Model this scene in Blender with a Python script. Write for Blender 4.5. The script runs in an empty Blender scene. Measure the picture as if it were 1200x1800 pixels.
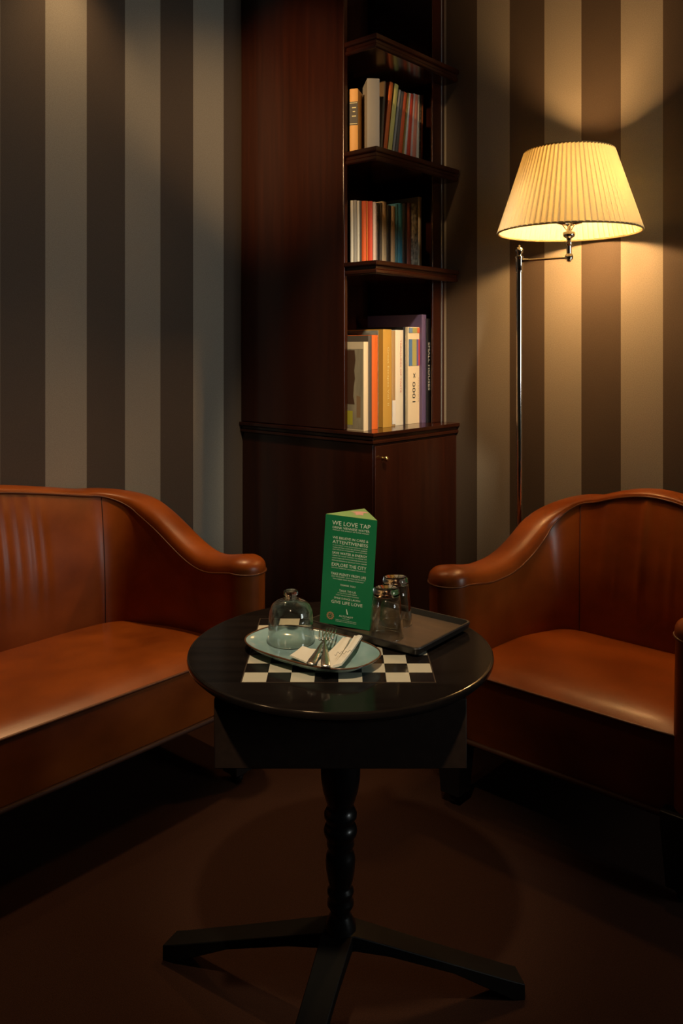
import bpy, bmesh, math, random
from math import sin, cos, pi, radians, sqrt, exp
from mathutils import Vector, Matrix

scene = bpy.context.scene
COL = scene.collection
random.seed(7)

# ------------------------------------------------------------------ camera
CAM_H = 1.33
cam_d = bpy.data.cameras.new('camera')
cam_d.sensor_fit = 'VERTICAL'
cam_d.sensor_height = 36.0
cam_d.lens = 1450 / 1800 * 36.0
cam_d.shift_y = -288 / 1800
cam_d.clip_start = 0.05
cam = bpy.data.objects.new('camera', cam_d)
cam.location = (0, 0, CAM_H)
cam.rotation_euler = (radians(90), 0, 0)
COL.objects.link(cam)
scene.camera = cam

# ------------------------------------------------------------------ colour management, world
scene.view_settings.view_transform = 'Standard'
scene.view_settings.look = 'None'
scene.view_settings.gamma = 1.0
scene.view_settings.use_curve_mapping = False
scene.view_settings.exposure = 0.0
scene.cycles.max_bounces = 8
scene.cycles.transmission_bounces = 10
scene.cycles.transparent_max_bounces = 12
scene.cycles.sample_clamp_indirect = 4.0
scene.cycles.caustics_refractive = False
scene.cycles.caustics_reflective = False
w = bpy.data.worlds.new('world'); scene.world = w
w.use_nodes = True
w.node_tree.nodes['Background'].inputs[0].default_value = (0.35, 0.45, 0.6, 1)
w.node_tree.nodes['Background'].inputs[1].default_value = 0.02

# room frame: U runs into the right wall, N runs away from the left wall
A = radians(41.35)
SA, CA = sin(A), cos(A)
ROT_L = math.atan2(CA, SA)      # things whose back is on the left wall (local x = U, local y = -N)
ROT_R = -A                      # things whose back is on the right wall (local x = N, local y = U)
WALL_U, WALL_N = 2.97, -2.693
def W(U, N, z=0.0):
    return Vector((SA * U + CA * N, CA * U - SA * N, z))
def UofX(px, N):
    k = (px - 600) / 1450
    return (-SA * N * k - CA * N) / (SA - CA * k)

# ------------------------------------------------------------------ lights
def light(name, kind, loc, energy, color, **kw):
    d = bpy.data.lights.new(name, kind)
    d.energy = energy; d.color = color
    for k, v in kw.items(): setattr(d, k, v)
    o = bpy.data.objects.new(name, d); o.location = loc
    COL.objects.link(o)
    return o
def aim(o, target):
    o.rotation_euler = (Vector(target) - o.location).to_track_quat('-Z', 'Y').to_euler()
WARM = (1.0, 0.60, 0.27)
CEIL = 2.95
DOWN = [  # U, N, watts, cone, blend, aim offset
    (0.20, -0.35, 180, 20.5, 0.85, (1.36, -0.97)),
    (1.55, -2.50, 22, 88, 1.0, (0.0, 0.03)),
    (1.95, -2.10, 118, 53, 0.9, (-0.85, 0.16)),
    (1.75, -0.75, 250, 28, 0.95, (1.46, -2.27)),  # added fill light that brightens the book spines
    (-0.50, -1.60, 520, 22, 1.0, None),  # added narrow spot to brighten the tall side panel of the bookcase
    (2.30, -1.02, 22, 44, 0.9, (0.0, 0.0)),  # added weak fill for the golden highlight on the armchair seat
]
for (U, N, e, cone, bl, off) in DOWN:
    o = light('downlight_or_fill_beam', 'SPOT', W(U, N, CEIL - 0.03), e, (1.0, 0.76, 0.48) if e in (250, 180) else WARM,
              spot_size=radians(cone), spot_blend=bl, shadow_soft_size=0.05)
    if off is None:
        aim(o, W(2.4, -2.42, 2.25)); continue
    aim(o, W(U + off[0], N + off[1], 0))
win = light('window_daylight', 'AREA', W(2.42, 2.72, 1.65), 41, (0.82, 0.88, 0.88),
            shape='RECTANGLE', size=0.85, size_y=1.35)
aim(win, W(1.9, -2.6, 1.35))

# ------------------------------------------------------------------ materials
def mat(name, base=(0.5, 0.5, 0.5), rough=0.5, metal=0.0, coat=0.0, coat_r=0.1, spec=0.5, **kw):
    m = bpy.data.materials.new(name); m.use_nodes = True
    b = m.node_tree.nodes['Principled BSDF']
    b.inputs['Base Color'].default_value = (*base, 1)
    b.inputs['Roughness'].default_value = rough
    b.inputs['Metallic'].default_value = metal
    b.inputs['Coat Weight'].default_value = coat
    b.inputs['Coat Roughness'].default_value = coat_r
    b.inputs['Specular IOR Level'].default_value = spec
    for k, v in kw.items(): b.inputs[k].default_value = v
    return m
def nd(m, t, **kw):
    n = m.node_tree.nodes.new(t)
    for k, v in kw.items(): setattr(n, k, v)
    return n
def lk(m, a, b): m.node_tree.links.new(a, b)
def bsdf(m): return m.node_tree.nodes['Principled BSDF']
def mottled(m, c1, c2, scale=(1, 1, 1), nscale=8, detail=6, bump=0.0, bscale=200, bdist=0.001, rvar=None, coord='Object'):
    tc = nd(m, 'ShaderNodeTexCoord'); mp = nd(m, 'ShaderNodeMapping')
    mp.inputs['Scale'].default_value = scale
    lk(m, tc.outputs[coord], mp.inputs['Vector'])
    nz = nd(m, 'ShaderNodeTexNoise'); nz.inputs['Scale'].default_value = nscale; nz.inputs['Detail'].default_value = detail
    lk(m, mp.outputs[0], nz.inputs['Vector'])
    cr = nd(m, 'ShaderNodeValToRGB')
    cr.color_ramp.elements[0].position = 0.3; cr.color_ramp.elements[1].position = 0.7
    cr.color_ramp.elements[0].color = (*c1, 1); cr.color_ramp.elements[1].color = (*c2, 1)
    lk(m, nz.outputs['Fac'], cr.inputs['Fac']); lk(m, cr.outputs[0], bsdf(m).inputs['Base Color'])
    if rvar:
        mr = nd(m, 'ShaderNodeMapRange'); mr.inputs['To Min'].default_value = rvar[0]; mr.inputs['To Max'].default_value = rvar[1]
        lk(m, nz.outputs['Fac'], mr.inputs['Value']); lk(m, mr.outputs[0], bsdf(m).inputs['Roughness'])
    if bump:
        n2 = nd(m, 'ShaderNodeTexNoise'); n2.inputs['Scale'].default_value = bscale; n2.inputs['Detail'].default_value = 3
        lk(m, tc.outputs[coord], n2.inputs['Vector'])
        bp = nd(m, 'ShaderNodeBump'); bp.inputs['Strength'].default_value = bump; bp.inputs['Distance'].default_value = bdist
        lk(m, n2.outputs['Fac'], bp.inputs['Height']); lk(m, bp.outputs[0], bsdf(m).inputs['Normal'])
    return m

def stripes(name, origin, period):
    """vertical striped wallpaper: object X across the wall, alternate dark / light bands"""
    m = mat(name, rough=0.62, spec=0.35)
    tc = nd(m, 'ShaderNodeTexCoord'); sx = nd(m, 'ShaderNodeSeparateXYZ')
    lk(m, tc.outputs['Object'], sx.inputs[0])
    a = nd(m, 'ShaderNodeMath', operation='SUBTRACT'); lk(m, sx.outputs[0], a.inputs[0]); a.inputs[1].default_value = origin
    b = nd(m, 'ShaderNodeMath', operation='DIVIDE'); lk(m, a.outputs[0], b.inputs[0]); b.inputs[1].default_value = period * 2
    c = nd(m, 'ShaderNodeMath', operation='FRACT'); lk(m, b.outputs[0], c.inputs[0])
    d = nd(m, 'ShaderNodeMath', operation='LESS_THAN'); lk(m, c.outputs[0], d.inputs[0]); d.inputs[1].default_value = 0.5
    nz = nd(m, 'ShaderNodeTexNoise'); nz.inputs['Scale'].default_value = 300; nz.inputs['Detail'].default_value = 3
    lk(m, tc.outputs['Object'], nz.inputs['Vector'])
    mx = nd(m, 'ShaderNodeMix', data_type='RGBA')
    lk(m, d.outputs[0], mx.inputs['Factor'])
    mx.inputs['A'].default_value = (0.115, 0.088, 0.066, 1)
    mx.inputs['B'].default_value = (0.41, 0.38, 0.31, 1)
    mul = nd(m, 'ShaderNodeMix', data_type='RGBA', blend_type='MULTIPLY')
    mul.inputs['Factor'].default_value = 0.55
    lk(m, mx.outputs['Result'], mul.inputs['A']); 
    cr = nd(m, 'ShaderNodeValToRGB'); cr.color_ramp.elements[0].position = .3; cr.color_ramp.elements[1].position = .7
    cr.color_ramp.elements[0].color = (.6, .6, .6, 1)
    lk(m, nz.outputs['Fac'], cr.inputs['Fac']); lk(m, cr.outputs[0], mul.inputs['B'])
    lk(m, mul.outputs['Result'], bsdf(m).inputs['Base Color'])
    bp = nd(m, 'ShaderNodeBump'); bp.inputs['Strength'].default_value = 0.25; bp.inputs['Distance'].default_value = 0.001
    lk(m, nz.outputs['Fac'], bp.inputs['Height']); lk(m, bp.outputs[0], bsdf(m).inputs['Normal'])
    return m

def wood(name, c1, c2, rough=0.25, axis='z', coat=0.3):
    m = mat(name, rough=rough, coat=coat, coat_r=0.15)
    sc = {'z': (14, 14, 0.8), 'x': (0.8, 14, 14), 'y': (14, 0.8, 14)}[axis]
    mottled(m, c1, c2, scale=sc, nscale=3.0, detail=8, bump=0.08, bscale=90, bdist=0.0006)
    return m

M_mahog = wood('mahogany', (0.022, 0.0046, 0.0017), (0.038, 0.0082, 0.0027))
M_mahog_h = wood('mahogany_horizontal', (0.022, 0.0046, 0.0017), (0.038, 0.0082, 0.0027), axis='x', rough=0.2)
M_ebony = wood('ebonised_wood', (0.006, 0.0045, 0.004), (0.012, 0.009, 0.008), rough=0.13, axis='x', coat=0.0)
bsdf(M_ebony).inputs['Specular IOR Level'].default_value = 0.22
M_turned = mat('turned_black_lacquer', (0.004, 0.004, 0.004), 0.28, coat=0.3)
M_box = mat('table_box_brown', rough=0.6, spec=0.3)
mottled(M_box, (0.020, 0.011, 0.007), (0.028, 0.015, 0.010), nscale=60, detail=3)
M_leg = mat('black_leg_paint', (0.006, 0.005, 0.005), 0.45)
M_foot = mat('foot_black_metal', (.003, .0027, .0024), .55, spec=.15)
M_trim = mat('bottom_welt', (0.07, 0.022, 0.008), 0.65)
M_leather = mat('cognac_leather', rough=0.34, coat=0.06, coat_r=0.2, spec=0.36)
mottled(M_leather, (0.185, 0.042, 0.0050), (0.325, 0.080, 0.0090), scale=(1, 1, 1.3), nscale=5.5, detail=9,
        bump=0.22, bscale=420, bdist=0.0008, rvar=(0.27, 0.45))
M_pipe = mat('leather_piping', (0.11, 0.030, 0.006), 0.45)
M_leather_seam = mat('leather_seam', (0.05, 0.014, 0.005), 0.5)
M_floor = mat('brown_carpet', rough=0.95, spec=0.1)
mottled(M_floor, (0.018, 0.007, 0.004), (0.036, 0.015, 0.0085), nscale=420, detail=4, bump=0.8, bscale=700, bdist=0.002)
M_ceil = mat('ceiling_paint', (0.12, 0.11, 0.095), 0.9)
M_wall_l = stripes('striped_wallpaper_left', 1.487, 0.163)
M_wall_r = stripes('striped_wallpaper_right', -1.8575, 0.1545)
M_plain = mat('plain_dark_wall', (0.09, 0.075, 0.06), 0.8)
M_nickel = mat('polished_nickel', (0.80, 0.74, 0.62), 0.12, metal=1)
M_steel = mat('polished_steel', (0.80, 0.78, 0.74), 0.24, metal=1)
M_brass = mat('brass', (0.83, 0.58, 0.22), 0.2, metal=1)
M_grey_strip = mat('grey_edge_strip', (0.22, 0.24, 0.26), 0.4)
M_tray = mat('tray_dark_wood', rough=0.42, spec=0.5)
mottled(M_tray, (0.065, 0.042, 0.026), (0.10, 0.064, 0.040), scale=(6, 1, 1), nscale=8)
M_tray_rim = mat('tray_rim_black', (0.018, 0.015, 0.013), 0.4)
M_plate = mat('blue_green_glaze', rough=0.12, coat=0.4, coat_r=0.05)
mottled(M_plate, (0.20, 0.33, 0.35), (0.28, 0.42, 0.43), nscale=14, detail=5)
M_plate_rim = mat('brown_glaze_rim', (0.10, 0.045, 0.022), 0.2)
M_napkin = mat('white_paper_napkin', (0.72, 0.68, 0.58), 0.9)
M_ink = mat('grey_ink', (0.10, 0.10, 0.09), 0.8)
M_green = mat('green_card', (0.006, 0.18, 0.070), 0.5)
M_green_top = mat('pale_green_card', (0.25, 0.44, 0.15), 0.6)
M_pink = mat('pink_print', (0.72, 0.40, 0.34), 0.6)
M_print = mat('cream_print', (0.78, 0.88, 0.74), 0.7)
M_badge = mat('badge_print', (0.45, 0.25, 0.13), 0.7)
M_glass = mat('clear_glass', (0.97, 0.98, 0.97), 0.0, **{'Transmission Weight': 1.0, 'IOR': 1.46})
# thin-walled glass: clear, mirror-like towards grazing angles
M_thin = bpy.data.materials.new('thin_clear_glass'); M_thin.use_nodes = True
_nt = M_thin.node_tree; _nt.nodes.remove(_nt.nodes['Principled BSDF'])
_tr = nd(M_thin, 'ShaderNodeBsdfTransparent'); _tr.inputs[0].default_value = (.955, .965, .95, 1)
_gl = nd(M_thin, 'ShaderNodeBsdfGlossy'); _gl.inputs['Roughness'].default_value = 0.03
_lw = nd(M_thin, 'ShaderNodeLayerWeight'); _lw.inputs[0].default_value = 0.5
_pw = nd(M_thin, 'ShaderNodeMath', operation='POWER'); _pw.inputs[1].default_value = 2.0
lk(M_thin, _lw.outputs['Facing'], _pw.inputs[0])
_fr = nd(M_thin, 'ShaderNodeMath', operation='MULTIPLY_ADD'); _fr.inputs[1].default_value = 1.0; _fr.inputs[2].default_value = 0.035
lk(M_thin, _pw.outputs[0], _fr.inputs[0])
_mx = nd(M_thin, 'ShaderNodeMixShader')
lk(M_thin, _fr.outputs[0], _mx.inputs[0]); lk(M_thin, _tr.outputs[0], _mx.inputs[1]); lk(M_thin, _gl.outputs[0], _mx.inputs[2])
lk(M_thin, _mx.outputs[0], _nt.nodes['Material Output'].inputs[0])
M_pages = mat('paper_pages', (0.55, 0.47, 0.33), 0.9)
M_bulb = mat('bulb_glass', (1, .9, .7), 0.4)
bsdf(M_bulb).inputs['Emission Color'].default_value = (1, .72, .38, 1)
bsdf(M_bulb).inputs['Emission Strength'].default_value = 12

# lamp shade: translucent pleated fabric
def shade_mat(name, diff, trans, f):
    m = bpy.data.materials.new(name); m.use_nodes = True
    nt = m.node_tree; nt.nodes.remove(nt.nodes['Principled BSDF'])
    out = nt.nodes['Material Output']
    d = nd(m, 'ShaderNodeBsdfDiffuse'); d.inputs[0].default_value = (*diff, 1)
    t = nd(m, 'ShaderNodeBsdfTranslucent'); t.inputs[0].default_value = (*trans, 1)
    x = nd(m, 'ShaderNodeMixShader'); x.inputs[0].default_value = f
    lk(m, d.outputs[0], x.inputs[1]); lk(m, t.outputs[0], x.inputs[2]); lk(m, x.outputs[0], out.inputs[0])
    return m
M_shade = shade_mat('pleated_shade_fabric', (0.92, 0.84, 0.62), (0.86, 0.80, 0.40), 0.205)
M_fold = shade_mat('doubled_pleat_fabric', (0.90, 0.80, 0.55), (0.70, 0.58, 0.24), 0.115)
M_shade_trim = mat('shade_trim_tape', (0.36, 0.26, 0.12), 0.8)

# checker inlay
def checker(name, s):
    m = mat(name, rough=0.16, coat=0.3, coat_r=0.08)
    tc = nd(m, 'ShaderNodeTexCoord'); ck = nd(m, 'ShaderNodeTexChecker')
    ck.inputs['Scale'].default_value = 1 / s
    mp = nd(m, 'ShaderNodeMapping'); mp.inputs['Location'].default_value = (0, 0, s * 0.5)
    lk(m, tc.outputs['Object'], mp.inputs[0]); lk(m, mp.outputs[0], ck.inputs[0])
    ck.inputs[1].default_value = (0.010, 0.008, 0.008, 1); ck.inputs[2].default_value = (0.56, 0.53, 0.42, 1)
    lk(m, ck.outputs[0], bsdf(m).inputs['Base Color'])
    return m

# ------------------------------------------------------------------ mesh helpers
class MB:
    def __init__(s): s.v = []; s.f = []; s.mi = []
    def add(s, vs, fs, mi=0):
        o = len(s.v); s.v += [tuple(v) for v in vs]
        s.f += [tuple(i + o for i in f) for f in fs]; s.mi += [mi] * len(fs)
        return s
    def box(s, x0, x1, y0, y1, z0, z1, mi=0):
        vs = [(x, y, z) for z in (z0, z1) for y in (y0, y1) for x in (x0, x1)]
        return s.add(vs, [(0, 2, 3, 1), (4, 5, 7, 6), (0, 1, 5, 4), (2, 6, 7, 3), (0, 4, 6, 2), (1, 3, 7, 5)], mi)
    def lathe(s, prof, n=32, cx=0, cy=0, cz=0, cap=True, mi=0):
        vs = []; fs = []
        for (r, z) in prof:
            for i in range(n):
                a = 2 * pi * i / n; vs.append((cx + r * cos(a), cy + r * sin(a), cz + z))
        for j in range(len(prof) - 1):
            for i in range(n):
                k = (i + 1) % n
                fs.append((j * n + i, j * n + k, (j + 1) * n + k, (j + 1) * n + i))
        if cap:
            fs.append(tuple(range(n - 1, -1, -1))); fs.append(tuple((len(prof) - 1) * n + i for i in range(n)))
        return s.add(vs, fs, mi)
    def tube(s, pts, r, n=8, closed=False, mi=0):
        pts = [Vector(p) for p in pts]; rs = r if isinstance(r, (list, tuple)) else [r] * len(pts)
        vs = []; fs = []; N = len(pts); up = Vector((0, 0, 1))
        prev = None
        for i, p in enumerate(pts):
            a = pts[(i - 1) % N] if (i > 0 or closed) else p
            b = pts[(i + 1) % N] if (i < N - 1 or closed) else p
            t = (b - a).normalized()
            if prev is None:
                ref = up if abs(t.z) < 0.9 else Vector((1, 0, 0))
                x = t.cross(ref).normalized()
            else:
                x = (prev - t * prev.dot(t)).normalized()
            prev = x; y = t.cross(x)
            for k in range(n):
                q = 2 * pi * k / n; vs.append(p + (x * cos(q) + y * sin(q)) * rs[i])
        for i in range(N if closed else N - 1):
            j = (i + 1) % N
            for k in range(n):
                l = (k + 1) % n; fs.append((i * n + k, i * n + l, j * n + l, j * n + k))
        if not closed:
            fs.append(tuple(range(n - 1, -1, -1))); fs.append(tuple((N - 1) * n + k for k in range(n)))
        return s.add(vs, fs, mi)
    def grid(s, rows, closed=False, mi=0):
        n = len(rows[0]); vs = [v for r in rows for v in r]; fs = []
        for j in range(len(rows) - 1):
            for i in range(n if closed else n - 1):
                k = (i + 1) % n
                fs.append((j * n + i, j * n + k, (j + 1) * n + k, (j + 1) * n + i))
        return s.add(vs, fs, mi)
    def build(s, name, mats, parent=None, smooth=False, bevel=0, seg=2, fix=True, angle=35):
        me = bpy.data.meshes.new(name)
        me.from_pydata(s.v, [], s.f)
        if not isinstance(mats, (list, tuple)): mats = [mats]
        for m in mats: me.materials.append(m)
        for i, p in enumerate(me.polygons): p.material_index = s.mi[i]
        if fix:
            bm = bmesh.new(); bm.from_mesh(me)
            bmesh.ops.remove_doubles(bm, verts=bm.verts, dist=1e-6)
            bmesh.ops.recalc_face_normals(bm, faces=bm.faces)
            bm.to_mesh(me); bm.free()
        if smooth or bevel:
            for p in me.polygons: p.use_smooth = True
        o = bpy.data.objects.new(name, me); COL.objects.link(o)
        if parent: o.parent = parent
        if bevel:
            b = o.modifiers.new('bevel', 'BEVEL'); b.width = bevel; b.segments = seg; b.limit_method = 'ANGLE'
            b.angle_limit = radians(30); b.harden_normals = False
        if bevel or smooth == 'auto':
            try: me.set_sharp_from_angle(angle=radians(angle))
            except Exception: pass
            if bevel:
                wn = o.modifiers.new('wn', 'WEIGHTED_NORMAL'); wn.keep_sharp = True
        return o

def thing(name, label, cat, loc=(0, 0, 0), rotz=0, group=None, rot=None):
    o = bpy.data.objects.new(name, None); COL.objects.link(o)
    o.empty_display_size = 0.05
    o.location = loc; o.rotation_euler = rot if rot else (0, 0, rotz)
    o['label'] = label; o['category'] = cat
    if group: o['group'] = group
    return o
def tag(o, label, cat, group=None):
    o['label'] = label; o['category'] = cat
    if group: o['group'] = group
    return o
def struct(o): o['kind'] = 'structure'; return o

def text_data(body, spacing=1.0):
    """flat lettering as (verts, faces, w, h), lower-left at the origin"""
    cu = bpy.data.curves.new('txt', 'FONT'); cu.body = body; cu.size = 1; cu.resolution_u = 2
    cu.space_character = spacing
    ob = bpy.data.objects.new('txt', cu); COL.objects.link(ob)
    dg = bpy.context.evaluated_depsgraph_get(); dg.update()
    me = ob.evaluated_get(dg).to_mesh()
    vs = [v.co.copy() for v in me.vertices]; fs = [tuple(p.vertices) for p in me.polygons]
    ob.evaluated_get(dg).to_mesh_clear()
    bpy.data.objects.remove(ob); bpy.data.curves.remove(cu)
    x0 = min(v.x for v in vs); x1 = max(v.x for v in vs); y0 = min(v.y for v in vs); y1 = max(v.y for v in vs)
    return [(v.x - x0, v.y - y0) for v in vs], fs, x1 - x0, y1 - y0

# ------------------------------------------------------------------ room shell
R0 = Matrix.Rotation(ROT_L, 4, 'Z')
def room_piece(name, m, U0, U1, N0, N1, z0, z1, flipx=False):
    """box in the room frame; object X is U (or N for flipx) so that the wallpaper can read it"""
    b = MB()
    if flipx:   # local x = N, local y = U
        b.box(N0, N1, U0, U1, z0, z1)
        o = b.build(name, m); o.rotation_euler = (0, 0, ROT_R)
    else:       # local x = U, local y = -N
        b.box(U0, U1, -N1, -N0, z0, z1)
        o = b.build(name, m); o.rotation_euler = (0, 0, ROT_L)
    return struct(o)
UB, NB = -1.9, 2.62
room_piece('floor', M_floor, UB - .1, WALL_U + .1, WALL_N - .1, NB + .1, -0.1, 0)
room_piece('ceiling', M_ceil, UB - .1, WALL_U + .1, WALL_N - .1, NB + .1, CEIL, CEIL + .1)
room_piece('wall_left', M_wall_l, UB, WALL_U, WALL_N - .1, WALL_N, 0, CEIL)
room_piece('wall_right', M_wall_r, WALL_U, WALL_U + .1, WALL_N - .1, NB + .1, 0, CEIL, flipx=True)
room_piece('wall_rear', M_plain, UB - .1, UB, WALL_N - .1, NB + .1, 0, CEIL, flipx=True)
# wall facing the left wall, with the window opening
b = MB()
for (a0, a1, z0, z1) in ((UB, 2.0, 0, CEIL), (2.85, WALL_U, 0, CEIL), (2.0, 2.85, 0, 0.95), (2.0, 2.85, 2.35, CEIL)):
    b.box(a0, a1, -NB - .1, -NB, z0, z1)
o = b.build('wall_front', M_plain); o.rotation_euler = (0, 0, ROT_L); struct(o)
b = MB()
for (a0, a1, z0, z1) in ((2.0, 2.05, 0.95, 2.35), (2.8, 2.85, 0.95, 2.35), (2.0, 2.85, 0.95, 1.0), (2.0, 2.85, 2.30, 2.35), (2.41, 2.44, 1.0, 2.3), (2.05, 2.8, 1.78, 1.81)):
    b.box(a0, a1, -NB - .07, -NB - .02, z0, z1)
o = b.build('window_1', mat('window_frame_paint', (0.5, 0.48, 0.44), 0.5)); o.rotation_euler = (0, 0, ROT_L); struct(o)
MB().add([(2.04, -NB - .045, .99), (2.81, -NB - .045, .99), (2.81, -NB - .045, 2.31), (2.04, -NB - .045, 2.31)], [(0, 1, 2, 3)]).build('pane', M_thin, o)
# baseboards
room_piece('baseboard_left', M_mahog_h, UB, 2.39, WALL_N, WALL_N + .014, 0, 0.10)
room_piece('baseboard_right', M_mahog_h, WALL_U - .014, WALL_U, -1.94, NB, 0, 0.10, flipx=True)

# trims of the ceiling downlights and of the added fill lights
for i, (U, N, *_r) in enumerate(DOWN):
    b = MB().lathe([(0.034, -0.002), (0.050, -0.004), (0.052, 0.0)], 24, cap=False)
    o = b.build('downlight_or_fill_trim', M_nickel, smooth=True); o.location = W(U, N, CEIL)
    tag(o, ['round recessed metal ceiling downlight over the camera side of the table',
            'round recessed metal ceiling downlight close to the striped wall behind the sofa',
            'round recessed metal ceiling downlight above the front of the sofa seat',
            'round metal ceiling trim of an added fill light tilted towards the bookcase',
            'round metal ceiling trim of an added fill light far from the bookcase, aimed at its tall side panel',
            'round metal ceiling trim of an added fill light above the armchair seat'][i], 'ceiling light', 'ceiling downlights')

# ------------------------------------------------------------------ bookcase
BC = thing('corner_bookcase', 'tall dark mahogany corner bookcase with cupboard base and open shelves', 'bookcase', W(2.4, -1.955, 0), ROT_L)
def bcbox(name, x0, x1, y0, y1, z0, z1, m=M_mahog, bevel=0.002, parent=BC):
    return MB().box(x0, x1, y0, y1, z0, z1).build(name, m, parent, bevel=bevel)
b = MB().box(0.008, 0.565, 0.008, 0.736, 0.07, 0.966).box(0.03, 0.565, 0.04, 0.736, 0.0, 0.07)
b.build('cupboard_body', M_mahog, BC, bevel=0.002)
door = bcbox('door', 0.012, 0.562, 0.0, 0.0078, 0.085, 0.960, bevel=0.0015)
kb = MB().lathe([(0.0, 0.026), (0.006, 0.0255), (0.0095, 0.022), (0.0105, 0.0175), (0.008, 0.013), (0.0045, 0.010), (0.0045, 0.004), (0.008, 0.002), (0.008, 0)], 20, cap=False)
k = kb.build('knob', M_brass, door, smooth=True); k.location = (0.058, 0.0, 0.911); k.rotation_euler = (radians(90), 0, 0)
k['label'] = 'small round brass knob'
def moulded_slab(name, x0, x1, y0, y1, ztop, th, ov, notch=False, m=M_mahog_h):
    """slab with a stepped nose on its left (x0) and front (y0) edges"""
    prof = [(0.00, 0.00), (0.0, -0.28), (0.22, -0.36), (0.55, -0.40), (0.55, -0.62), (0.30, -0.68), (0.30, -0.90), (0.62, -1.0)]
    b = MB(); rows = []
    for (o_, z_) in [(0.0, 0.0)] + prof[1:]:
        i = o_ * ov
        z = ztop + z_ * th
        if notch: rows.append([(x0 + i, y0 + i, z), (x1, y0 + i, z), (x1, y1, z), (0.0252, y1, z), (0.0252, 0.1440, z), (x0 + i, 0.1440, z)])
        else: rows.append([(x0 + i, y0 + i, z), (x1, y0 + i, z), (x1, y1, z), (x0 + i, y1, z)])
    b.grid(rows, closed=True)
    n = len(rows)
    k_ = len(rows[0])
    b.f.append(tuple(range(k_))); b.mi.append(0); b.f.append(tuple((n - 1) * k_ + i for i in reversed(range(k_)))); b.mi.append(0)
    return b.build(name, m, BC, bevel=0.0012)
moulded_slab('countertop', -0.012, 0.572, -0.012, 0.737, 1.012, 0.046, 0.022)
bcbox('side_panel', 0.0, 0.024, 0.145, 0.737, 1.0125, CEIL - .001, bevel=0.004)
bcbox('back_panel', 0.025, 0.549, 0.475, 0.490, 1.0125, CEIL - .001)
bcbox('side_panel', 0.5532, 0.5695, 0.0665, 0.490, 1.0125, CEIL - .001)
bcbox('face_strip', 0.486, 0.5495, 0.070, 0.079, 1.0125, CEIL - .001)
bcbox('edge_strip', 0.5500, 0.5530, 0.068, 0.088, 1.0125, CEIL - .001, m=M_grey_strip, bevel=0)['label'] = 'thin grey edge strip'
SH = {3: 1.660, 2: 2.087, 1: 2.510}
for z in SH.values():
    moulded_slab('shelf', 0.0, 0.560, -0.016, 0.474, z, 0.050, 0.020, notch=True)

# ------------------------------------------------------------------ books
BMATS = {}
def bmat(c, r=0.55):
    c = tuple(min(.82, v * 1.3) for v in c)
    key = tuple(c)
    if key not in BMATS:
        m = mat('book_cover_%d' % len(BMATS), c, r)
        BMATS[key] = m
    return BMATS[key]
def book(label, t, depth, h, loc, rotz, cm, lean=0.0, group=None, titles=(), pages=M_pages, name='book', soft=False):
    """spine on local y=0, thickness along x, depth along y"""
    root = thing(name, label, 'book', loc, group=group)
    root.rotation_euler = (Matrix.Rotation(rotz, 4, 'Z') @ Matrix.Rotation(lean, 4, 'Y')).to_euler()
    c = 0.0022 if t > 0.012 else 0.0012
    b = MB()
    # wrap-around cover: C-shaped outline with a slightly rounded spine
    outer = [(t, depth), (t, 0.003), (t * .82, 0.0006), (t * .5, 0), (t * .18, 0.0006), (0, 0.003), (0, depth)]
    inner = [(c, depth), (c, 0.003 + c), (t * .5, c * 1.2 + .001), (t - c, 0.003 + c), (t - c, depth)]
    rows = []
    for z in (0, h):
        rows.append([(x, y, z) for (x, y) in outer + inner])
    b.grid(rows, closed=True)
    n = len(outer) + len(inner)
    no = len(outer)
    # cap faces: left board, right board, spine strips
    for base, flip in ((0, False), (n, True)):
        quads = [(0, 1, no + 3, no + 4), (1, 2, 3, no + 2, no + 3), (3, 4, 5, no + 1, no + 2), (5, 6, no + 0, no + 1)]
        for q in quads:
            q = tuple(base + i for i in q)
            b.f.append(q if not flip else q[::-1]); b.mi.append(0)
    b.build('cover', cm, root, smooth='auto')
    MB().box(c, t - c, 0.003 + c, depth - 0.004, 0.003, h - 0.004).build('pages', pages, root)
    for tt in titles:
        kind = tt[0]
        if kind == 'band':      # ('band', z0, z1, mat)
            MB().box(t * .02, t * .98, -0.0006, 0.0012, tt[1] * h, tt[2] * h).build('spine_label', tt[3], root)
        elif kind == 'bandx':   # partial width
            MB().box(t * tt[4], t * tt[5], -0.0008, 0.0012, tt[1] * h, tt[2] * h).build('spine_label', tt[3], root)
        elif kind == 'text':    # ('text', string, z_center frac, length m, cap height m, mat, dir, xfrac)
            vs, fs, tw, th = text_data(tt[1])
            sx = tt[3] / tw; sy = tt[4] / th
            zc = tt[2] * h; xc = tt[7] * t
            if tt[6] == 'down':
                pv = [(xc + (y - th / 2) * sy, -0.0012, zc + tt[3] / 2 - x * sx) for (x, y) in vs]
            elif tt[6] == 'up':
                pv = [(xc - (y - th / 2) * sy, -0.0012, zc - tt[3] / 2 + x * sx) for (x, y) in vs]
            else:
                pv = [(xc - tt[3] / 2 + x * sx, -0.0012, zc + (y - th / 2) * sy) for (x, y) in vs]
            m_ = MB().add(pv, fs); m_.build('title', tt[5], root, fix=False)
    return root

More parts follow.
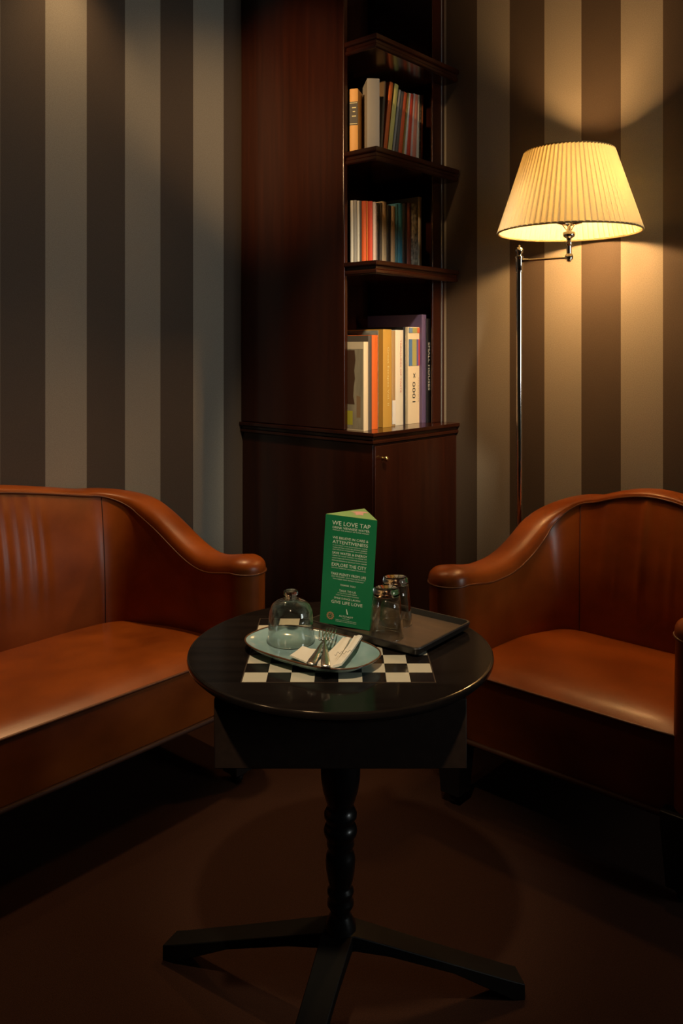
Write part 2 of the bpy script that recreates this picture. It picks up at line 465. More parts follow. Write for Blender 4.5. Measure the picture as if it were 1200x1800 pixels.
K = lambda *c: c
C_cream = bmat((0.60, 0.52, 0.36)); C_white = bmat((0.66, 0.60, 0.50)); C_black = bmat((0.012, 0.012, 0.014), .4)
C_orange = bmat((0.75, 0.13, 0.02)); C_red = bmat((0.55, 0.055, 0.02)); C_gold = bmat((0.46, 0.27, 0.05))
C_purple = bmat((0.085, 0.062, 0.14)); C_grey = bmat((0.30, 0.29, 0.26)); C_dgrey = bmat((0.07, 0.06, 0.05))
C_yellow = bmat((0.62, 0.55, 0.16)); C_amber = bmat((0.62, 0.34, 0.10)); C_teal = bmat((0.03, 0.12, 0.17))
C_blue = bmat((0.02, 0.15, 0.28)); C_coral = bmat((0.62, 0.20, 0.11)); C_pinkw = bmat((0.58, 0.44, 0.36))
C_brown = bmat((0.14, 0.09, 0.045)); C_darkred = bmat((0.13, 0.035, 0.025)); C_beige = bmat((0.42, 0.33, 0.21))
C_photo = mottled(mat('photo_cover', rough=.3), (0.05, 0.07, 0.06), (0.42, 0.44, 0.38), scale=(1, 1, 3), nscale=12, detail=4)
C_portrait = mottled(mat('portrait_cover', rough=.3), (0.30, 0.27, 0.19), (0.44, 0.40, 0.29), scale=(1, 6, 1.4), nscale=6, detail=3)
C_speck = mottled(mat('speckled_cover', rough=.5), (0.03, 0.03, 0.03), (0.55, 0.5, 0.4), nscale=60, detail=4)
T_black = bmat((0.02, 0.02, 0.02)); T_white = bmat((0.7, 0.68, 0.6)); T_pink = bmat((0.55, 0.22, 0.18)); T_gold = bmat((0.75, 0.6, 0.3))

NS = -2.10   # spine plane of the rows facing the lamp side
def row_book(label, x0, x1, ytop, zshelf, depth, cm, xt0=None, N=NS, group=None, **kw):
    U0, U1 = UofX(x0, N), UofX(x1, N)
    t = (U1 - U0) - 0.0006
    p = W(U0, N, zshelf + 0.0005)
    h = (CAM_H + (612 - ytop) * p.y / 1450) - zshelf
    lean = 0.0
    if xt0 is not None:
        Ut = UofX(xt0, N); dx = Ut - U0
        lean = math.atan2(dx, h); h = sqrt(h * h + dx * dx) - abs(sin(lean)) * t * .5
        t *= cos(lean) * 0.97
    return book(label, t, depth, h, p, ROT_L, cm, lean=lean, group=group, **kw)

G3 = 'books standing on the bookcase countertop'
zc = 1.012
row_book('slim cream spined art book with a grey portrait cover, leftmost on the cabinet top', 640, 648, 601, zc, 0.22, C_cream, group=G3, N=-2.02)
row_book('black book between the leftmost portrait book and the bright orange book on the cabinet top', 648, 654.3, 590, zc, 0.23, C_dgrey, group=G3, N=-2.03)
row_book('bright orange spined book on the cabinet top', 654.3, 665, 589, zc, 0.23, C_orange, group=G3, N=-2.04)
row_book('book with a landscape photograph cover between the orange and the gold spines', 665, 674, 581, zc, 0.26, C_photo, group=G3, N=-2.075)
row_book('gold spined book lettered Great Escapes Vol. II on the cabinet top', 674, 689, 579, zc, 0.27, C_gold, group=G3, N=-2.05,
         titles=[('text', 'Great Escapes Vol. II', .52, .235, .013, T_gold, 'down', .5)])
row_book('slim tan book with a white label at its foot, right of the gold book', 689, 695.5, 582, zc, 0.25, bmat((.33, .22, .10)), group=G3, N=-2.06,
         titles=[('bandx', .02, .27, T_white, .05, .95)])
row_book('white book with faint pink spine lettering on the cabinet top', 695.5, 709.5, 580, zc, 0.26, C_white, group=G3, N=-2.065,
         titles=[('text', 'TREASURES OF TASTE', .62, .22, .009, T_pink, 'down', .6)])
row_book('slim black book with white lettering left of the cream book marked 1000 x', 709.5, 717.5, 575, zc, 0.26, C_black, group=G3, N=-2.085,
         titles=[('text', 'ARCHITECTURE', .30, .11, .010, T_white, 'up', .5), ('text', 'CONTEMPORARY', .78, .13, .005, T_white, 'up', .4)])
row_book('thick cream book marked 1000 x with coloured stripes on its upper spine', 717.5, 741, 575, zc, 0.22, C_cream, group=G3, N=-2.07,
         titles=[('bandx', .94, .995, bmat((.13, .22, .36)), .05, .3), ('bandx', .94, .995, bmat((.30, .29, .10)), .3, .65), ('bandx', .94, .995, bmat((.50, .12, .05)), .65, .85),
                 ('bandx', .60, .875, bmat((.07, .16, .33)), .05, .28), ('bandx', .60, .875, bmat((.30, .29, .10)), .28, .6), ('bandx', .60, .875, bmat((.10, .09, .26)), .6, .75), ('bandx', .60, .875, bmat((.45, .05, .04)), .75, .85),
                 ('text', '1000 x', .375, .125, .020, T_black, 'up', .40), ('text', 'EUROPEAN', .35, .10, .006, bmat((.4, .3, .2)), 'up', .74)])
row_book('tall purple book behind the cream 1000 x book', 742, 750, 553, zc, 0.30, C_purple, group=G3, N=-2.055)
row_book('tall black book lettered SMALL HOUSES at the right end of the cabinet top', 750, 759.5, 560, zc, 0.24, C_black, group=G3, N=-2.05,
         titles=[('text', 'SMALL HOUSES', .54, .205, .013, T_white, 'down', .36)])
# print on the portrait cover
pb_ = [o for o in COL.objects if o.get('label', '').startswith('slim cream spined art book')][0]
def art(pts, m_, nm):   # (y, z) outline on the left board
    MB().add([(-.0006, y, z) for (y, z) in pts], [tuple(range(len(pts)))]).build(nm, m_, pb_, fix=False)
hB = .32
MB().box(-.0004, 0, .006, .216, .006, .315).build('cover_picture', C_portrait, pb_)
art([(.048, .31), (.044, .27), (.050, .23), (.046, .20), (.052, .17), (.055, .13), (.048, .10), (.21, .10), (.21, .31)], bmat((.07, .035, .02)), 'cover_figure')
art([(.058, .02), (.058, .075), (.21, .075), (.21, .02)], bmat((.42, .40, .04)), 'cover_patch')
art([(.018, .05), (.018, .13), (.038, .135), (.038, .05)], bmat((.26, .17, .09)), 'cover_patch')
# middle shelf ---------------------------------------------------------
G2 = 'books standing on the middle shelf'
zs = SH[3]
L = [  # fan of slim volumes turned to the room, x in px, material, label
    (615.5, 621, 352.5, C_white, 'slim off-white volume at the far left of the middle shelf'),
    (621, 627, 352, C_grey, 'slim grey volume second from the left on the middle shelf'),
    (627, 632, 353, C_white, 'slim white volume left of the orange one on the middle shelf'),
    (632, 635.5, 353, C_dgrey, 'very slim dark volume touching the orange one on the middle shelf'),
    (635.5, 643.5, 353.5, bmat((.66, .10, .02)), 'deep orange volume on the middle shelf'),
    (643.5, 646, 353.5, bmat((.72, .25, .05)), 'very slim pale orange volume between the orange and the red on the middle shelf'),
    (646, 654.5, 354, C_red, 'red volume on the middle shelf'),
    (654.5, 660, 355, C_pinkw, 'pale pinkish volume right of the red one on the middle shelf')]
for (x0, x1, yt, cm, lb) in L:
    f = (x0 - 615) / 45
    d = 3.222 - 0.02 * f
    t = (x1 - x0) * d / 1450 - .0004
    h = CAM_H + (612 - yt) * d / 1450 - zs
    book(lb, t, 0.115, h, ((x0 - 600) * d / 1450, d, zs + .0005), -0.10, cm, group=G2)
Rr = [
    (663.5, 668, 357, C_black, 0.2, 'slim black volume just right of the shelf corner on the middle shelf'),
    (668, 672, 356, C_dgrey, 0.2, 'slim dark grey volume left of the cream one on the middle shelf'),
    (672, 680, 354, C_beige, 0.2, 'cream volume with small spine print on the middle shelf'),
    (680.3, 687.5, 360, C_black, 0.2, 'dark volume between the cream and the beige ones on the middle shelf'),
    (688, 695, 362, bmat((.36, .27, .17)), 0.19, 'beige volume left of the teal and blue pair on the middle shelf'),
    (695.5, 700, 358, C_teal, 0.2, 'slim dark teal volume on the middle shelf'),
    (700, 708, 357, C_blue, 0.2, 'blue volume on the middle shelf'),
    (708, 716, 357, C_black, 0.2, 'dark volume just right of the blue one on the middle shelf'),
    (716, 723, 356, C_darkred, 0.2, 'dark red volume on the middle shelf'),
    (723.5, 735, 357, C_speck, 0.2, 'volume with a dark patterned picture spine on the middle shelf'),
    (735.5, 742, 346, C_cream, 0.26, 'tall cream volume at the right end of the middle shelf')]
for (x0, x1, yt, cm, dp, lb) in Rr:
    tl = []
    if cm is C_beige: tl = [('text', 'contemporary interiors', .45, .14, .006, T_black, 'up', .5)]
    row_book(lb, x0, x1, yt, zs, dp, cm, group=G2, titles=tl)
# upper shelf ----------------------------------------------------------
G1 = 'books standing on the upper shelf'
zs = SH[2]
d = 3.205
yb = book('thick yellow book with a black label at the left of the upper shelf', 15 * d / 1450, 0.085, CAM_H + (612 - 155) * d / 1450 - zs, ((614 - 600) * d / 1450, d + .012, zs + .0005), -0.25, C_amber, group=G1,
     titles=[('band', .44, .80, T_black), ('bandx', .775, .785, T_gold, .05, .95), ('bandx', .455, .465, T_gold, .05, .95),
             ('bandx', .70, .715, T_gold, .3, .8), ('bandx', .64, .655, T_gold, .4, .7), ('bandx', .57, .585, T_gold, .3, .8)])
d = 3.185
book('thick pale grey binder with a plain spine on the upper shelf', 22 * d / 1450, 0.20, CAM_H + (612 - 137.5) * d / 1450 - zs, ((645.3 - 600) * d / 1450, d, zs + .0005), 0.12, C_grey, group=G1)
Up = [  # bottom x0,x1, top x0, ytop
    (668, 672, 675.5, 139, C_brown, 'slim brown magazine leaning right of the grey binder'),
    (672.5, 679, 686, 137, C_orange, 'orange magazine left of the yellow one on the upper shelf'),
    (679.5, 687, 694.5, 139.5, C_yellow, 'bright yellow magazine on the upper shelf'),
    (687.5, 691.5, 702, 151, C_grey, 'pale grey magazine right of the bright yellow one'),
    (692.5, 698, 706, 154, bmat((.12, .10, .08)), 'dark grey leaning magazine on the upper shelf'),
    (698.5, 705, 710.5, 155.5, bmat((.62, .10, .025)), 'vermilion magazine left of the thin olive one'),
    (705.5, 708.5, 717, 158, bmat((.26, .20, .05)), 'thin olive magazine on the upper shelf'),
    (709, 713, 719, 159, C_white, 'thin cream magazine left of the broad red one'),
    (713.5, 720, 722, 160, C_red, 'broad red magazine on the upper shelf'),
    (720.3, 724, 727, 161, C_pinkw, 'thin pinkish magazine right of the broad red one'),
    (724.3, 731, 730, 162.5, C_coral, 'coral magazine on the upper shelf'),
    (731.5, 736.5, 735, 165, C_cream, 'cream magazine near the right end of the upper shelf'),
    (736.8, 739, 739.5, 165.5, C_speck, 'very thin speckled magazine near the right end of the upper shelf'),
    (739.3, 743, 741.5, 166, bmat((.66, .24, .12)), 'thin salmon magazine at the right end of the upper shelf')]
for (x0, x1, xt, yt, cm, lb) in Up:
    row_book(lb, x0, x1, yt, zs, 0.20, cm, xt0=xt, group=G1)

# ------------------------------------------------------------------ leather seating
def smooth01(x): x = max(0, min(1, x)); return x * x * (3 - 2 * x)
def interp(x, pts):
    if x <= pts[0][0]: return pts[0][1]
    for (a, fa), (b_, fb) in zip(pts, pts[1:]):
        if x <= b_:
            t = (x - a) / (b_ - a); t = t * t * (3 - 2 * t) if False else t
            return fa + (fb - fa) * t
    return pts[-1][1]

def seating(name, label, cat, origin, rotz, L, D, zb, arm_pts, back_c, seat_z, wr_seed, rc=0.17, lgx=0.12):
    root = thing(name, label, cat, origin, rotz)
    HT = 0.055
    yc_back = D - 0.062
    cxl = 0.062
    # centre line (left arm front -> back -> right arm front), with outward normal
    path = []
    y0 = 0.062
    n_arm = 22
    yend = yc_back - rc
    for i in range(n_arm): 
        y = y0 + (yend - y0) * i / n_arm
        path.append((cxl, y, -1, 0))
    for i in range(13):
        a = pi - (pi / 2) * i / 12
        path.append((cxl + rc + rc * cos(a), yend + rc * sin(a), cos(a), sin(a)))
    xs, xe = cxl + rc, L - cxl - rc
    nb = max(24, int((xe - xs) / 0.007))
    for i in range(1, nb):
        path.append((xs + (xe - xs) * i / nb, yc_back, 0, 1))
    half = [(L - p[0], p[1], -p[2], p[3]) for p in path[:n_arm + 13]][::-1]
    path = path + half
    # arc length
    S = [0]
    for p, q in zip(path, path[1:]): S.append(S[-1] + sqrt((p[0] - q[0]) ** 2 + (p[1] - q[1]) ** 2))
    tot = S[-1]
    arm_len = (yend - y0) + rc * pi / 2
    # smoothed height samples
    def H(s):
        w_ = min(s, tot - s) + 0.062
        if w_ < arm_len + 0.062:
            return interp(w_, arm_pts)
        f = (w_ - arm_len - 0.062) / (tot / 2 - arm_len)
        h0 = interp(arm_len + 0.062, arm_pts)
        return h0 + (back_c - h0) * sin(f * pi / 2)
    Hs = [H(s) for s in S]
    for _ in range(6):
        Hs = [Hs[0]] + [(Hs[i - 1] + 2 * Hs[i] + Hs[i + 1]) / 4 for i in range(1, len(Hs) - 1)] + [Hs[-1]]
    rnd = random.Random(wr_seed)
    folds = [(rnd.uniform(.12, .88), rnd.uniform(.008, .015), rnd.uniform(.35, 1)) for _ in range(int(9 * (xe - xs) / .6) + 3)]
    inner_rows = []; roll_rows = []; outer_rows = []; pipe_pts = []; pipe2 = []
    def section(cx, cy, nx, ny, s, h, wsc, hsc, fwd=(0, 0)):
        w_ = min(s, tot - s)
        bulb = 0.010 * exp(-((w_ - 0.0) / 0.07) ** 2)
        ht = (HT - 0.004 + bulb) * wsc
        ext = (0.006 + 0.070 * smooth01((w_ - 0.30) / 0.42)) * wsc
        crown = 0.047 - 0.028 * smooth01((w_ - 0.42) / 0.33)
        zt = h - crown
        inn = []
        nz = 14
        for j in range(nz + 1):
            f = j / nz
            z = zb + (zt - zb) * f
            o_ = ht + ext * (1 - f ** 2.6) + 0.010 * wsc * sin(pi * f) * smooth01((w_ - 0.30) / .3)
            # soft vertical creases in the back upholstery
            if wsc == 1 and ny == 1 and f > .35:
                fx = (cx - xs) / (xe - xs)
                env = smooth01((f - .35) / .3) * smooth01((1.02 - f) / .10)
                for (c_, wd, am) in folds:
                    u_ = (fx - c_) * (xe - xs)
                    o_ += 0.0050 * am * exp(-(u_ / wd) ** 2) * env
            inn.append((cx - nx * o_ + fwd[0], cy - ny * o_ + fwd[1], z))
        rl = []
        for j in range(15):
            th = pi * j / 14
            o_ = -(ht + 0.004 * wsc) * cos(th)
            z = zt + 0.001 + (crown * hsc) * (max(0, sin(th)) ** 0.62)
            rl.append((cx + nx * o_ + fwd[0], cy + ny * o_ + fwd[1], z))
        out = []
        for j in range(7):
            f = j / 6; z = zt - (zt - zb) * f
            out.append((cx + nx * ht * (1 - .06 * sin(pi * f)) + fwd[0], cy + ny * ht * (1 - .06 * sin(pi * f)) + fwd[1], z))
        inner_rows.append(inn); roll_rows.append(rl); outer_rows.append(out)
        pipe_pts.append((cx - nx * (ht + 0.004 * wsc) + fwd[0], cy - ny * (ht + .004 * wsc) + fwd[1], zt + .001))
        pipe2.append((cx + nx * (ht + 0.004 * wsc) + fwd[0], cy + ny * (ht + .004 * wsc) + fwd[1], zt + .001))
    # front cap left
    R = HT + .006
    for i in range(8):
        ph = (pi / 2) * (1 - i / 8)
        p = path[0]
        section(p[0], p[1], p[2], p[3], 0, Hs[0] - .004 * sin(ph), max(cos(ph), 0.001), cos(ph) ** .6 if cos(ph) > 0.01 else 0.25, (0, -R * sin(ph)))
    for i, p in enumerate(path): section(*p, S[i], Hs[i], 1, 1)
    for i in range(1, 9):
        ph = (pi / 2) * (i / 8)
        p = path[-1]
        section(p[0], p[1], p[2], p[3], tot, Hs[-1] - .004 * sin(ph), max(cos(ph), 0.001), cos(ph) ** .6 if cos(ph) > 0.01 else 0.25, (0, -R * sin(ph)))
    MB().grid(inner_rows).grid(outer_rows).build('back_and_arms', M_leather, root, smooth=True)
    MB().grid(roll_rows).build('padded_top_edge', M_leather, root, smooth=True)
    MB().tube(pipe_pts + pipe2[::-1], 0.0032, 8, closed=True).build('piping', M_pipe, root, smooth=True)
    # vertical seams where arm meets back
    off = 8
    for idx in (off + n_arm + 9, len(inner_rows) - 1 - (off + n_arm + 9)):
        r_ = [Vector(v) for v in inner_rows[idx]]
        MB().tube([(v.x, v.y - .0006, v.z) for v in r_[3:]], 0.0014, 6).build('seam', M_leather_seam, root, smooth=True)
    # seat cushion
    x0, x1 = 0.085, L - 0.085
    yF = 0.030; yB = D - 0.10
    nx_, ny_ = 48, 30
    rows = []
    for j in range(ny_ + 1):
        fy = j / ny_; y = yF + (yB - yF) * fy
        row = []
        for i in range(nx_ + 1):
            fx = i / nx_; x = x0 + (x1 - x0) * fx
            g = 1 - exp(-(y - yF) / 0.045)
            fu = 1 - abs(2 * fx - 1) ** 7
            z = seat_z + (0.034 * g) * (0.45 + .55 * fu) - 0.052 * ((y - yF) / (yB - yF)) ** 1.6
            z += 0.0022 * sin(9 * x + 3 * sin(5 * y)) * sin(11 * y + 1.3 * x) * g
            yy = y + 0.012 * (1 - fu) * (1 - fy) + 0.0
            row.append((x, yy, z))
        rows.append(row)
    MB().grid(rows).build('seat', M_leather, root, smooth=True)
    MB().tube([(v[0], v[1] - .002, v[2] + .001) for v in rows[0]], 0.0042, 8).build('seat_piping', M_pipe, root, smooth=True)
    fr = []
    for j in range(9):
        f = j / 8
        fr.append([(v[0], v[1] - 0.006 * sin(pi * f) + .001, zb + .012 + (seat_z - .001 - zb - .012) * f) for v in rows[0]])
    MB().grid(fr).build('front_panel', M_leather, root, smooth=True)
    MB().box(0.10, L - 0.10, 0.050, D - 0.08, zb + .002, seat_z - 0.08).build('seat_frame', M_leg, root)
    MB().tube([(x0 + (x1 - x0) * i / 20, rows[0][0][1] - .004 if i in (0, 20) else yF - .003, zb + .006) for i in range(21)], 0.008, 8).build('bottom_trim', M_trim, root, smooth=True)
    # tapered legs on castors
    for (lx, ly) in ((lgx, 0.036), (L - lgx, 0.036), (0.11, D - .11), (L - .11, D - .11)):
        b = MB(); rows2 = []
        for (z, hw) in ((zb + .03, .042), (zb - .01, .041), (.046, .032), (.036, .032)):
            rows2.append([(lx - hw, ly - hw, z), (lx + hw, ly - hw, z), (lx + hw, ly + hw, z), (lx - hw, ly + hw, z)])
        b.grid(rows2, closed=True); b.f.append((0, 1, 2, 3)); b.mi.append(0); b.f.append((15, 14, 13, 12)); b.mi.append(0)
        lg = b.build('leg', M_leg, root, bevel=.003)
        c = MB().lathe([(0.014, .040), (.014, .034), (.020, .032), (.022, .026)], 16, lx, ly, 0)
        c.lathe([(0.008, -.011), (.019, -.008), (.021, 0), (.019, .008), (.008, .011)], 18)
        # second lathe is the wheel: turn its own vertices onto their side
        nv = 5 * 18
        for q in range(len(c.v) - nv, len(c.v)):
            x, y, z = c.v[q]; c.v[q] = (lx + z, ly + x, 0.0215 + y)
        c.build('castor', M_leg, lg, smooth=True)
    return root

ARM = [(0.0, 0.676), (0.06, 0.682), (0.12, 0.674), (0.19, 0.654), (0.34, 0.656), (0.42, 0.674), (0.50, 0.704), (0.59, 0.746), (0.69, 0.790), (0.78, 0.820)]
ARM_S = [(0.0, 0.676), (0.06, 0.682), (0.12, 0.674), (0.17, 0.656), (0.25, 0.662), (0.32, 0.688), (0.40, 0.728), (0.48, 0.768), (0.58, 0.800), (0.70, 0.820), (0.80, 0.832)]
seating('leather_sofa', 'cognac brown leather sofa with curved back and sloping arm along the left striped wall', 'sofa',
        W(1.807 - 1.76, -1.8735, 0), ROT_L, 1.76, 0.80, 0.225, ARM_S, 0.910, 0.398, 3)
seating('leather_armchair', 'cognac brown leather tub armchair in front of the floor lamp on the right', 'armchair',
        W(1.997, -1.445, 0), ROT_R, 0.85, 0.80, 0.190, ARM, 0.862, 0.390, 11, lgx=0.10)

# ------------------------------------------------------------------ floor lamp
PX, PY = 0.6465, 3.0
lamp = thing('floor_lamp', 'tall polished metal swing arm floor lamp with a glowing pleated cream shade', 'lamp', (PX, PY, 0))
MB().lathe([(0.0, 0.0), (0.098, 0.0), (0.10, 0.004), (0.098, 0.014), (0.07, 0.022), (0.03, 0.030), (0.014, 0.05), (0.011, 0.07)], 40, cap=False).build('base', M_nickel, lamp, smooth=True)
MB().lathe([(0.0105, 0.06), (0.0105, 1.605), (0.0125, 1.607), (0.0125, 1.615), (0.0135, 1.617), (0.0135, 1.655), (0.0155, 1.657), (0.0155, 1.663), (0.009, 1.666), (0.009, 1.672), (0.0135, 1.680), (0.0145, 1.687), (0.0115, 1.694), (0.005, 1.698), (0.004, 1.704), (0, 1.706)], 24, cap=False).build('pole', M_nickel, lamp, smooth='auto')
SX, SY = 0.7995 - PX, 2.90 - PY      # shade centre in lamp frame
ZA = 1.648
MB().tube([(0.012, -0.008, ZA), (0.03, -0.02, ZA)], [.008, .006], 12).tube([(0.028, -0.0185, ZA), (SX, SY, ZA + .001)], 0.0046, 12).lathe([(0.0, -.016), (.006, -.014), (.008, -.011), (.008, -.008), (.0135, -.006), (.0145, .004), (.0115, .012), (.0085, .014)], 20, SX, SY, ZA, cap=False).build('swing_arm', M_nickel, lamp, smooth='auto')
soc = MB().lathe([(0.0085, 0.0), (0.0085, 0.030), (0.012, 0.034), (0.012, 0.042), (0.007, 0.048), (0.009, .056), (0.019, 0.062), (0.022, 0.072), (0.020, .078), (0.009, .080), (.006, .10)], 24, SX, SY, ZA + 0.012)
soc = soc.build('socket', M_nickel, lamp, smooth='auto')
# pleated shade
RB, RT, Z0, Z1 = 0.243, 0.152, 1.738, 2.018
NP = 74
def shade_rows(off, amp):
    rows = []
    for j in range(13):
        f = j / 12; z = Z0 + (Z1 - Z0) * f; r = RB + (RT - RB) * f + off
        row = []
        for i in range(NP * 4):
            k4 = i % 4
            a = 2 * pi * (i // 4 + (0, .62, .80, .86)[k4]) / NP
            rr = r + amp * (1 - .3 * f) * (0, 1, .7, .1)[k4]
            row.append((SX + rr * cos(a + .0), SY + rr * sin(a), z))
        rows.append(row)
    return rows
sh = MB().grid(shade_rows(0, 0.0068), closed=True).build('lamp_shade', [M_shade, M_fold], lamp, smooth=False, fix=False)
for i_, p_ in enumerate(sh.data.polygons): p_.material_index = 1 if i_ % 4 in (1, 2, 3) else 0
def ring(r, z, n=96): return [(SX + r * cos(2 * pi * i / n), SY + r * sin(2 * pi * i / n), z) for i in range(n)]
MB().tube(ring(RB + .002, Z0), .0035, 8, closed=True).build('bottom_trim', M_shade_trim, sh, smooth=True)
MB().tube(ring(RT + .001, Z1), .0035, 8, closed=True).build('top_trim', M_shade_trim, sh, smooth=True)
sp = MB()
for q in range(3):
    a = q * 2 * pi / 3 + .4
    sp.tube([(SX, SY, ZA + .085), (SX + .05 * cos(a), SY + .05 * sin(a), 1.80), (SX + (RT) * cos(a), SY + RT * sin(a), Z1 - .002)], .0016, 6)
sp.build('shade_carrier', M_nickel, lamp, smooth=True)
BULBS = [(-0.040, 0.01, 1.822), (0.045, -0.01, 1.822)]
for (bx, by, bz) in BULBS:
    g = MB().lathe([(0.0, -.03), (.012, -.028), (.022, -.016), (.025, 0), (.021, .014), (.012, .030), (.010, .038), (0, .039)], 20, cap=False)
    g.v = [(SX + bx + x, SY + by + y, bz + z) for (x, y, z) in g.v]
    ob = g.build('bulb', M_bulb, lamp, smooth=True)
    ob.visible_shadow = True
    light('lamp_bulb_light', 'POINT', Vector((PX + SX + bx, PY + SY + by, bz)), 80.0, (1.0, 0.51, 0.18), shadow_soft_size=0.028).data.use_soft_falloff = True
b = MB().tube([(SX, SY, ZA + .08), (SX, SY, 1.77)], .006, 8)
for (bx, by, bz) in BULBS: b.tube([(SX, SY, 1.765), (SX + bx * .9, SY + by * .9, 1.775), (SX + bx, SY + by, bz - .03)], .008, 10)
b.build('bulb_holder', M_nickel, lamp, smooth=True)

# ------------------------------------------------------------------ round pedestal table
TX, TY, TZ = -0.002, 1.638, 0.737
T = thing('chess_table', 'round black pedestal table with an inlaid chequerboard top and box apron', 'table', (TX, TY, 0))
TR = 0.3
MB().lathe([(0, TZ - .022), (TR - .03, TZ - .022), (TR - .020, TZ - .022), (TR - .010, TZ - .020), (TR - .006, TZ - .016), (TR - .006, TZ - .013), (TR - .001, TZ - .011), (TR, TZ - .006), (TR - .001, TZ - .002), (TR - .005, TZ), (TR - .006, TZ), (TR - .012, TZ), (0, TZ)], 128, cap=False).build('tabletop', M_ebony, T, smooth='auto')
s = 0.0428
inl = MB().box(0, 8 * s, 0, 8 * s, 0.0001, 0.0007).build('chequerboard_inlay', checker('chequer', s), T)
inl.location = (-0.1767 - TX, 1.4638 - TY, TZ)
bd = MB()
e = .0022
for (a0, a1, c0, c1) in ((-e, 8 * s + e, -e, -.0002), (-e, 8 * s + e, 8 * s + .0002, 8 * s + e), (-e, -.0002, 0, 8 * s), (8 * s + .0002, 8 * s + e, 0, 8 * s)):
    bd.box(a0, a1, c0, c1, .0001, .0006)
o = bd.build('inlay_border', mat('border_stringing', (0.05, 0.035, 0.025), 0.3), T); o.location = inl.location
MB().box(-.222, .222, -.19, .19, .591, TZ - .0225).build('apron_box', M_box, T, bevel=.002)
def zpx(y): return CAM_H - (y - 612) * .00113
prof = [(.030, .5905), (.034, .56), (.038, .53), (.0392, zpx(1352)), (.0385, zpx(1368)), (.035, zpx(1388)), (.028, zpx(1408)), (.0255, zpx(1414)),
        (.029, zpx(1421)), (.0325, zpx(1428)), (.0325, zpx(1434)), (.028, zpx(1440)), (.0265, zpx(1444)), (.031, zpx(1450)), (.0335, zpx(1458)), (.032, zpx(1465)), (.0265, zpx(1472)), (.027, zpx(1476)), (.0275, zpx(1483)), (.0245, zpx(1489)),
        (.024, zpx(1492)), (.028, zpx(1500)), (.0298, zpx(1510)), (.029, zpx(1524)), (.025, zpx(1545)), (.0215, zpx(1554)), (.022, zpx(1557)),
        (.026, zpx(1562)), (.0265, zpx(1567)), (.023, zpx(1573)), (.0225, zpx(1576)), (.026, zpx(1582)), (.0265, zpx(1588)), (.022, zpx(1595)), (.019, zpx(1600)), (.021, zpx(1606)), (.030, .19), (.032, .165), (.030, .150)]
MB().lathe(prof, 48).build('turned_column', M_turned, T, smooth=True)
for (ex, ey) in ((-.376, .178), (.372, .070), (-.125, -.385)):
    dv = Vector((ex, ey, 0)); ln = dv.length; dv.normalize(); nv_ = Vector((-dv.y, dv.x, 0))
    rows = []
    for (f, zt, th, hw) in ((0.0, .178, .030, .030), (.06, .180, .030, .031), (.25, .150, .022, .029), (.60, .094, .019, .027), (.93, .042, .038, .026), (1.0, .032, .032, .026)):
        c = dv * ln * f
        a_, b_ = c - nv_ * hw, c + nv_ * hw
        rows.append([(a_.x, a_.y, zt - th), (b_.x, b_.y, zt - th), (b_.x, b_.y, zt), (a_.x, a_.y, zt)])
    m_ = MB().grid(rows, closed=True); m_.f.append((0, 1, 2, 3)); m_.mi.append(0); m_.f.append((23, 22, 21, 20)); m_.mi.append(0)
    m_.build('foot', M_foot, T, bevel=.002)

# ------------------------------------------------------------------ tray
def rrect(hx, hy, r, z, n=8, cx=0, cy=0):
    out = []
    for (sx, sy, a0) in ((1, 1, 0), (-1, 1, pi / 2), (-1, -1, pi), (1, -1, 3 * pi / 2)):
        for i in range(n + 1):
            a = a0 + pi / 2 * i / n
            out.append((cx + sx * (hx - r) + r * cos(a), cy + sy * (hy - r) + r * sin(a), z))
    return out
ta = math.atan2(.785, .62)      # direction a
ca_, sa_ = cos(ta), sin(ta)
la, lb_ = .209, .278
c0 = Vector((.145, 1.569)); cen = c0 + Vector((ca_, sa_)) * la / 2 + Vector((-sa_, ca_)) * lb_ / 2
tray = thing('serving_tray', 'dark wooden serving tray with a low raised rim on the back of the round table', 'tray', (cen.x, cen.y, TZ + .0008), ta)
hx, hy = la / 2, lb_ / 2
rows = [rrect(.001, .001, .0005, .0), rrect(hx - .012, hy - .012, .010, .0), rrect(hx - .003, hy - .003, .012, .006), rrect(hx, hy, .013, .017), rrect(hx - .001, hy - .001, .013, .0195),
        rrect(hx - .0045, hy - .0045, .011, .0195), rrect(hx - .0065, hy - .0065, .010, .016), rrect(hx - .010, hy - .010, .009, .0085)]
m_ = MB().grid(rows, closed=True).build('rim', M_tray_rim, tray, smooth='auto')
rows = [rrect(hx - .0100, hy - .0100, .009, .0088), rrect(hx - .014, hy - .014, .008, .0078), rrect(.001, .001, .0005, .0078)]
MB().grid(rows, closed=True).build('tray_surface', M_tray, tray, smooth='auto')
ZT = TZ + .0088   # surface of the tray

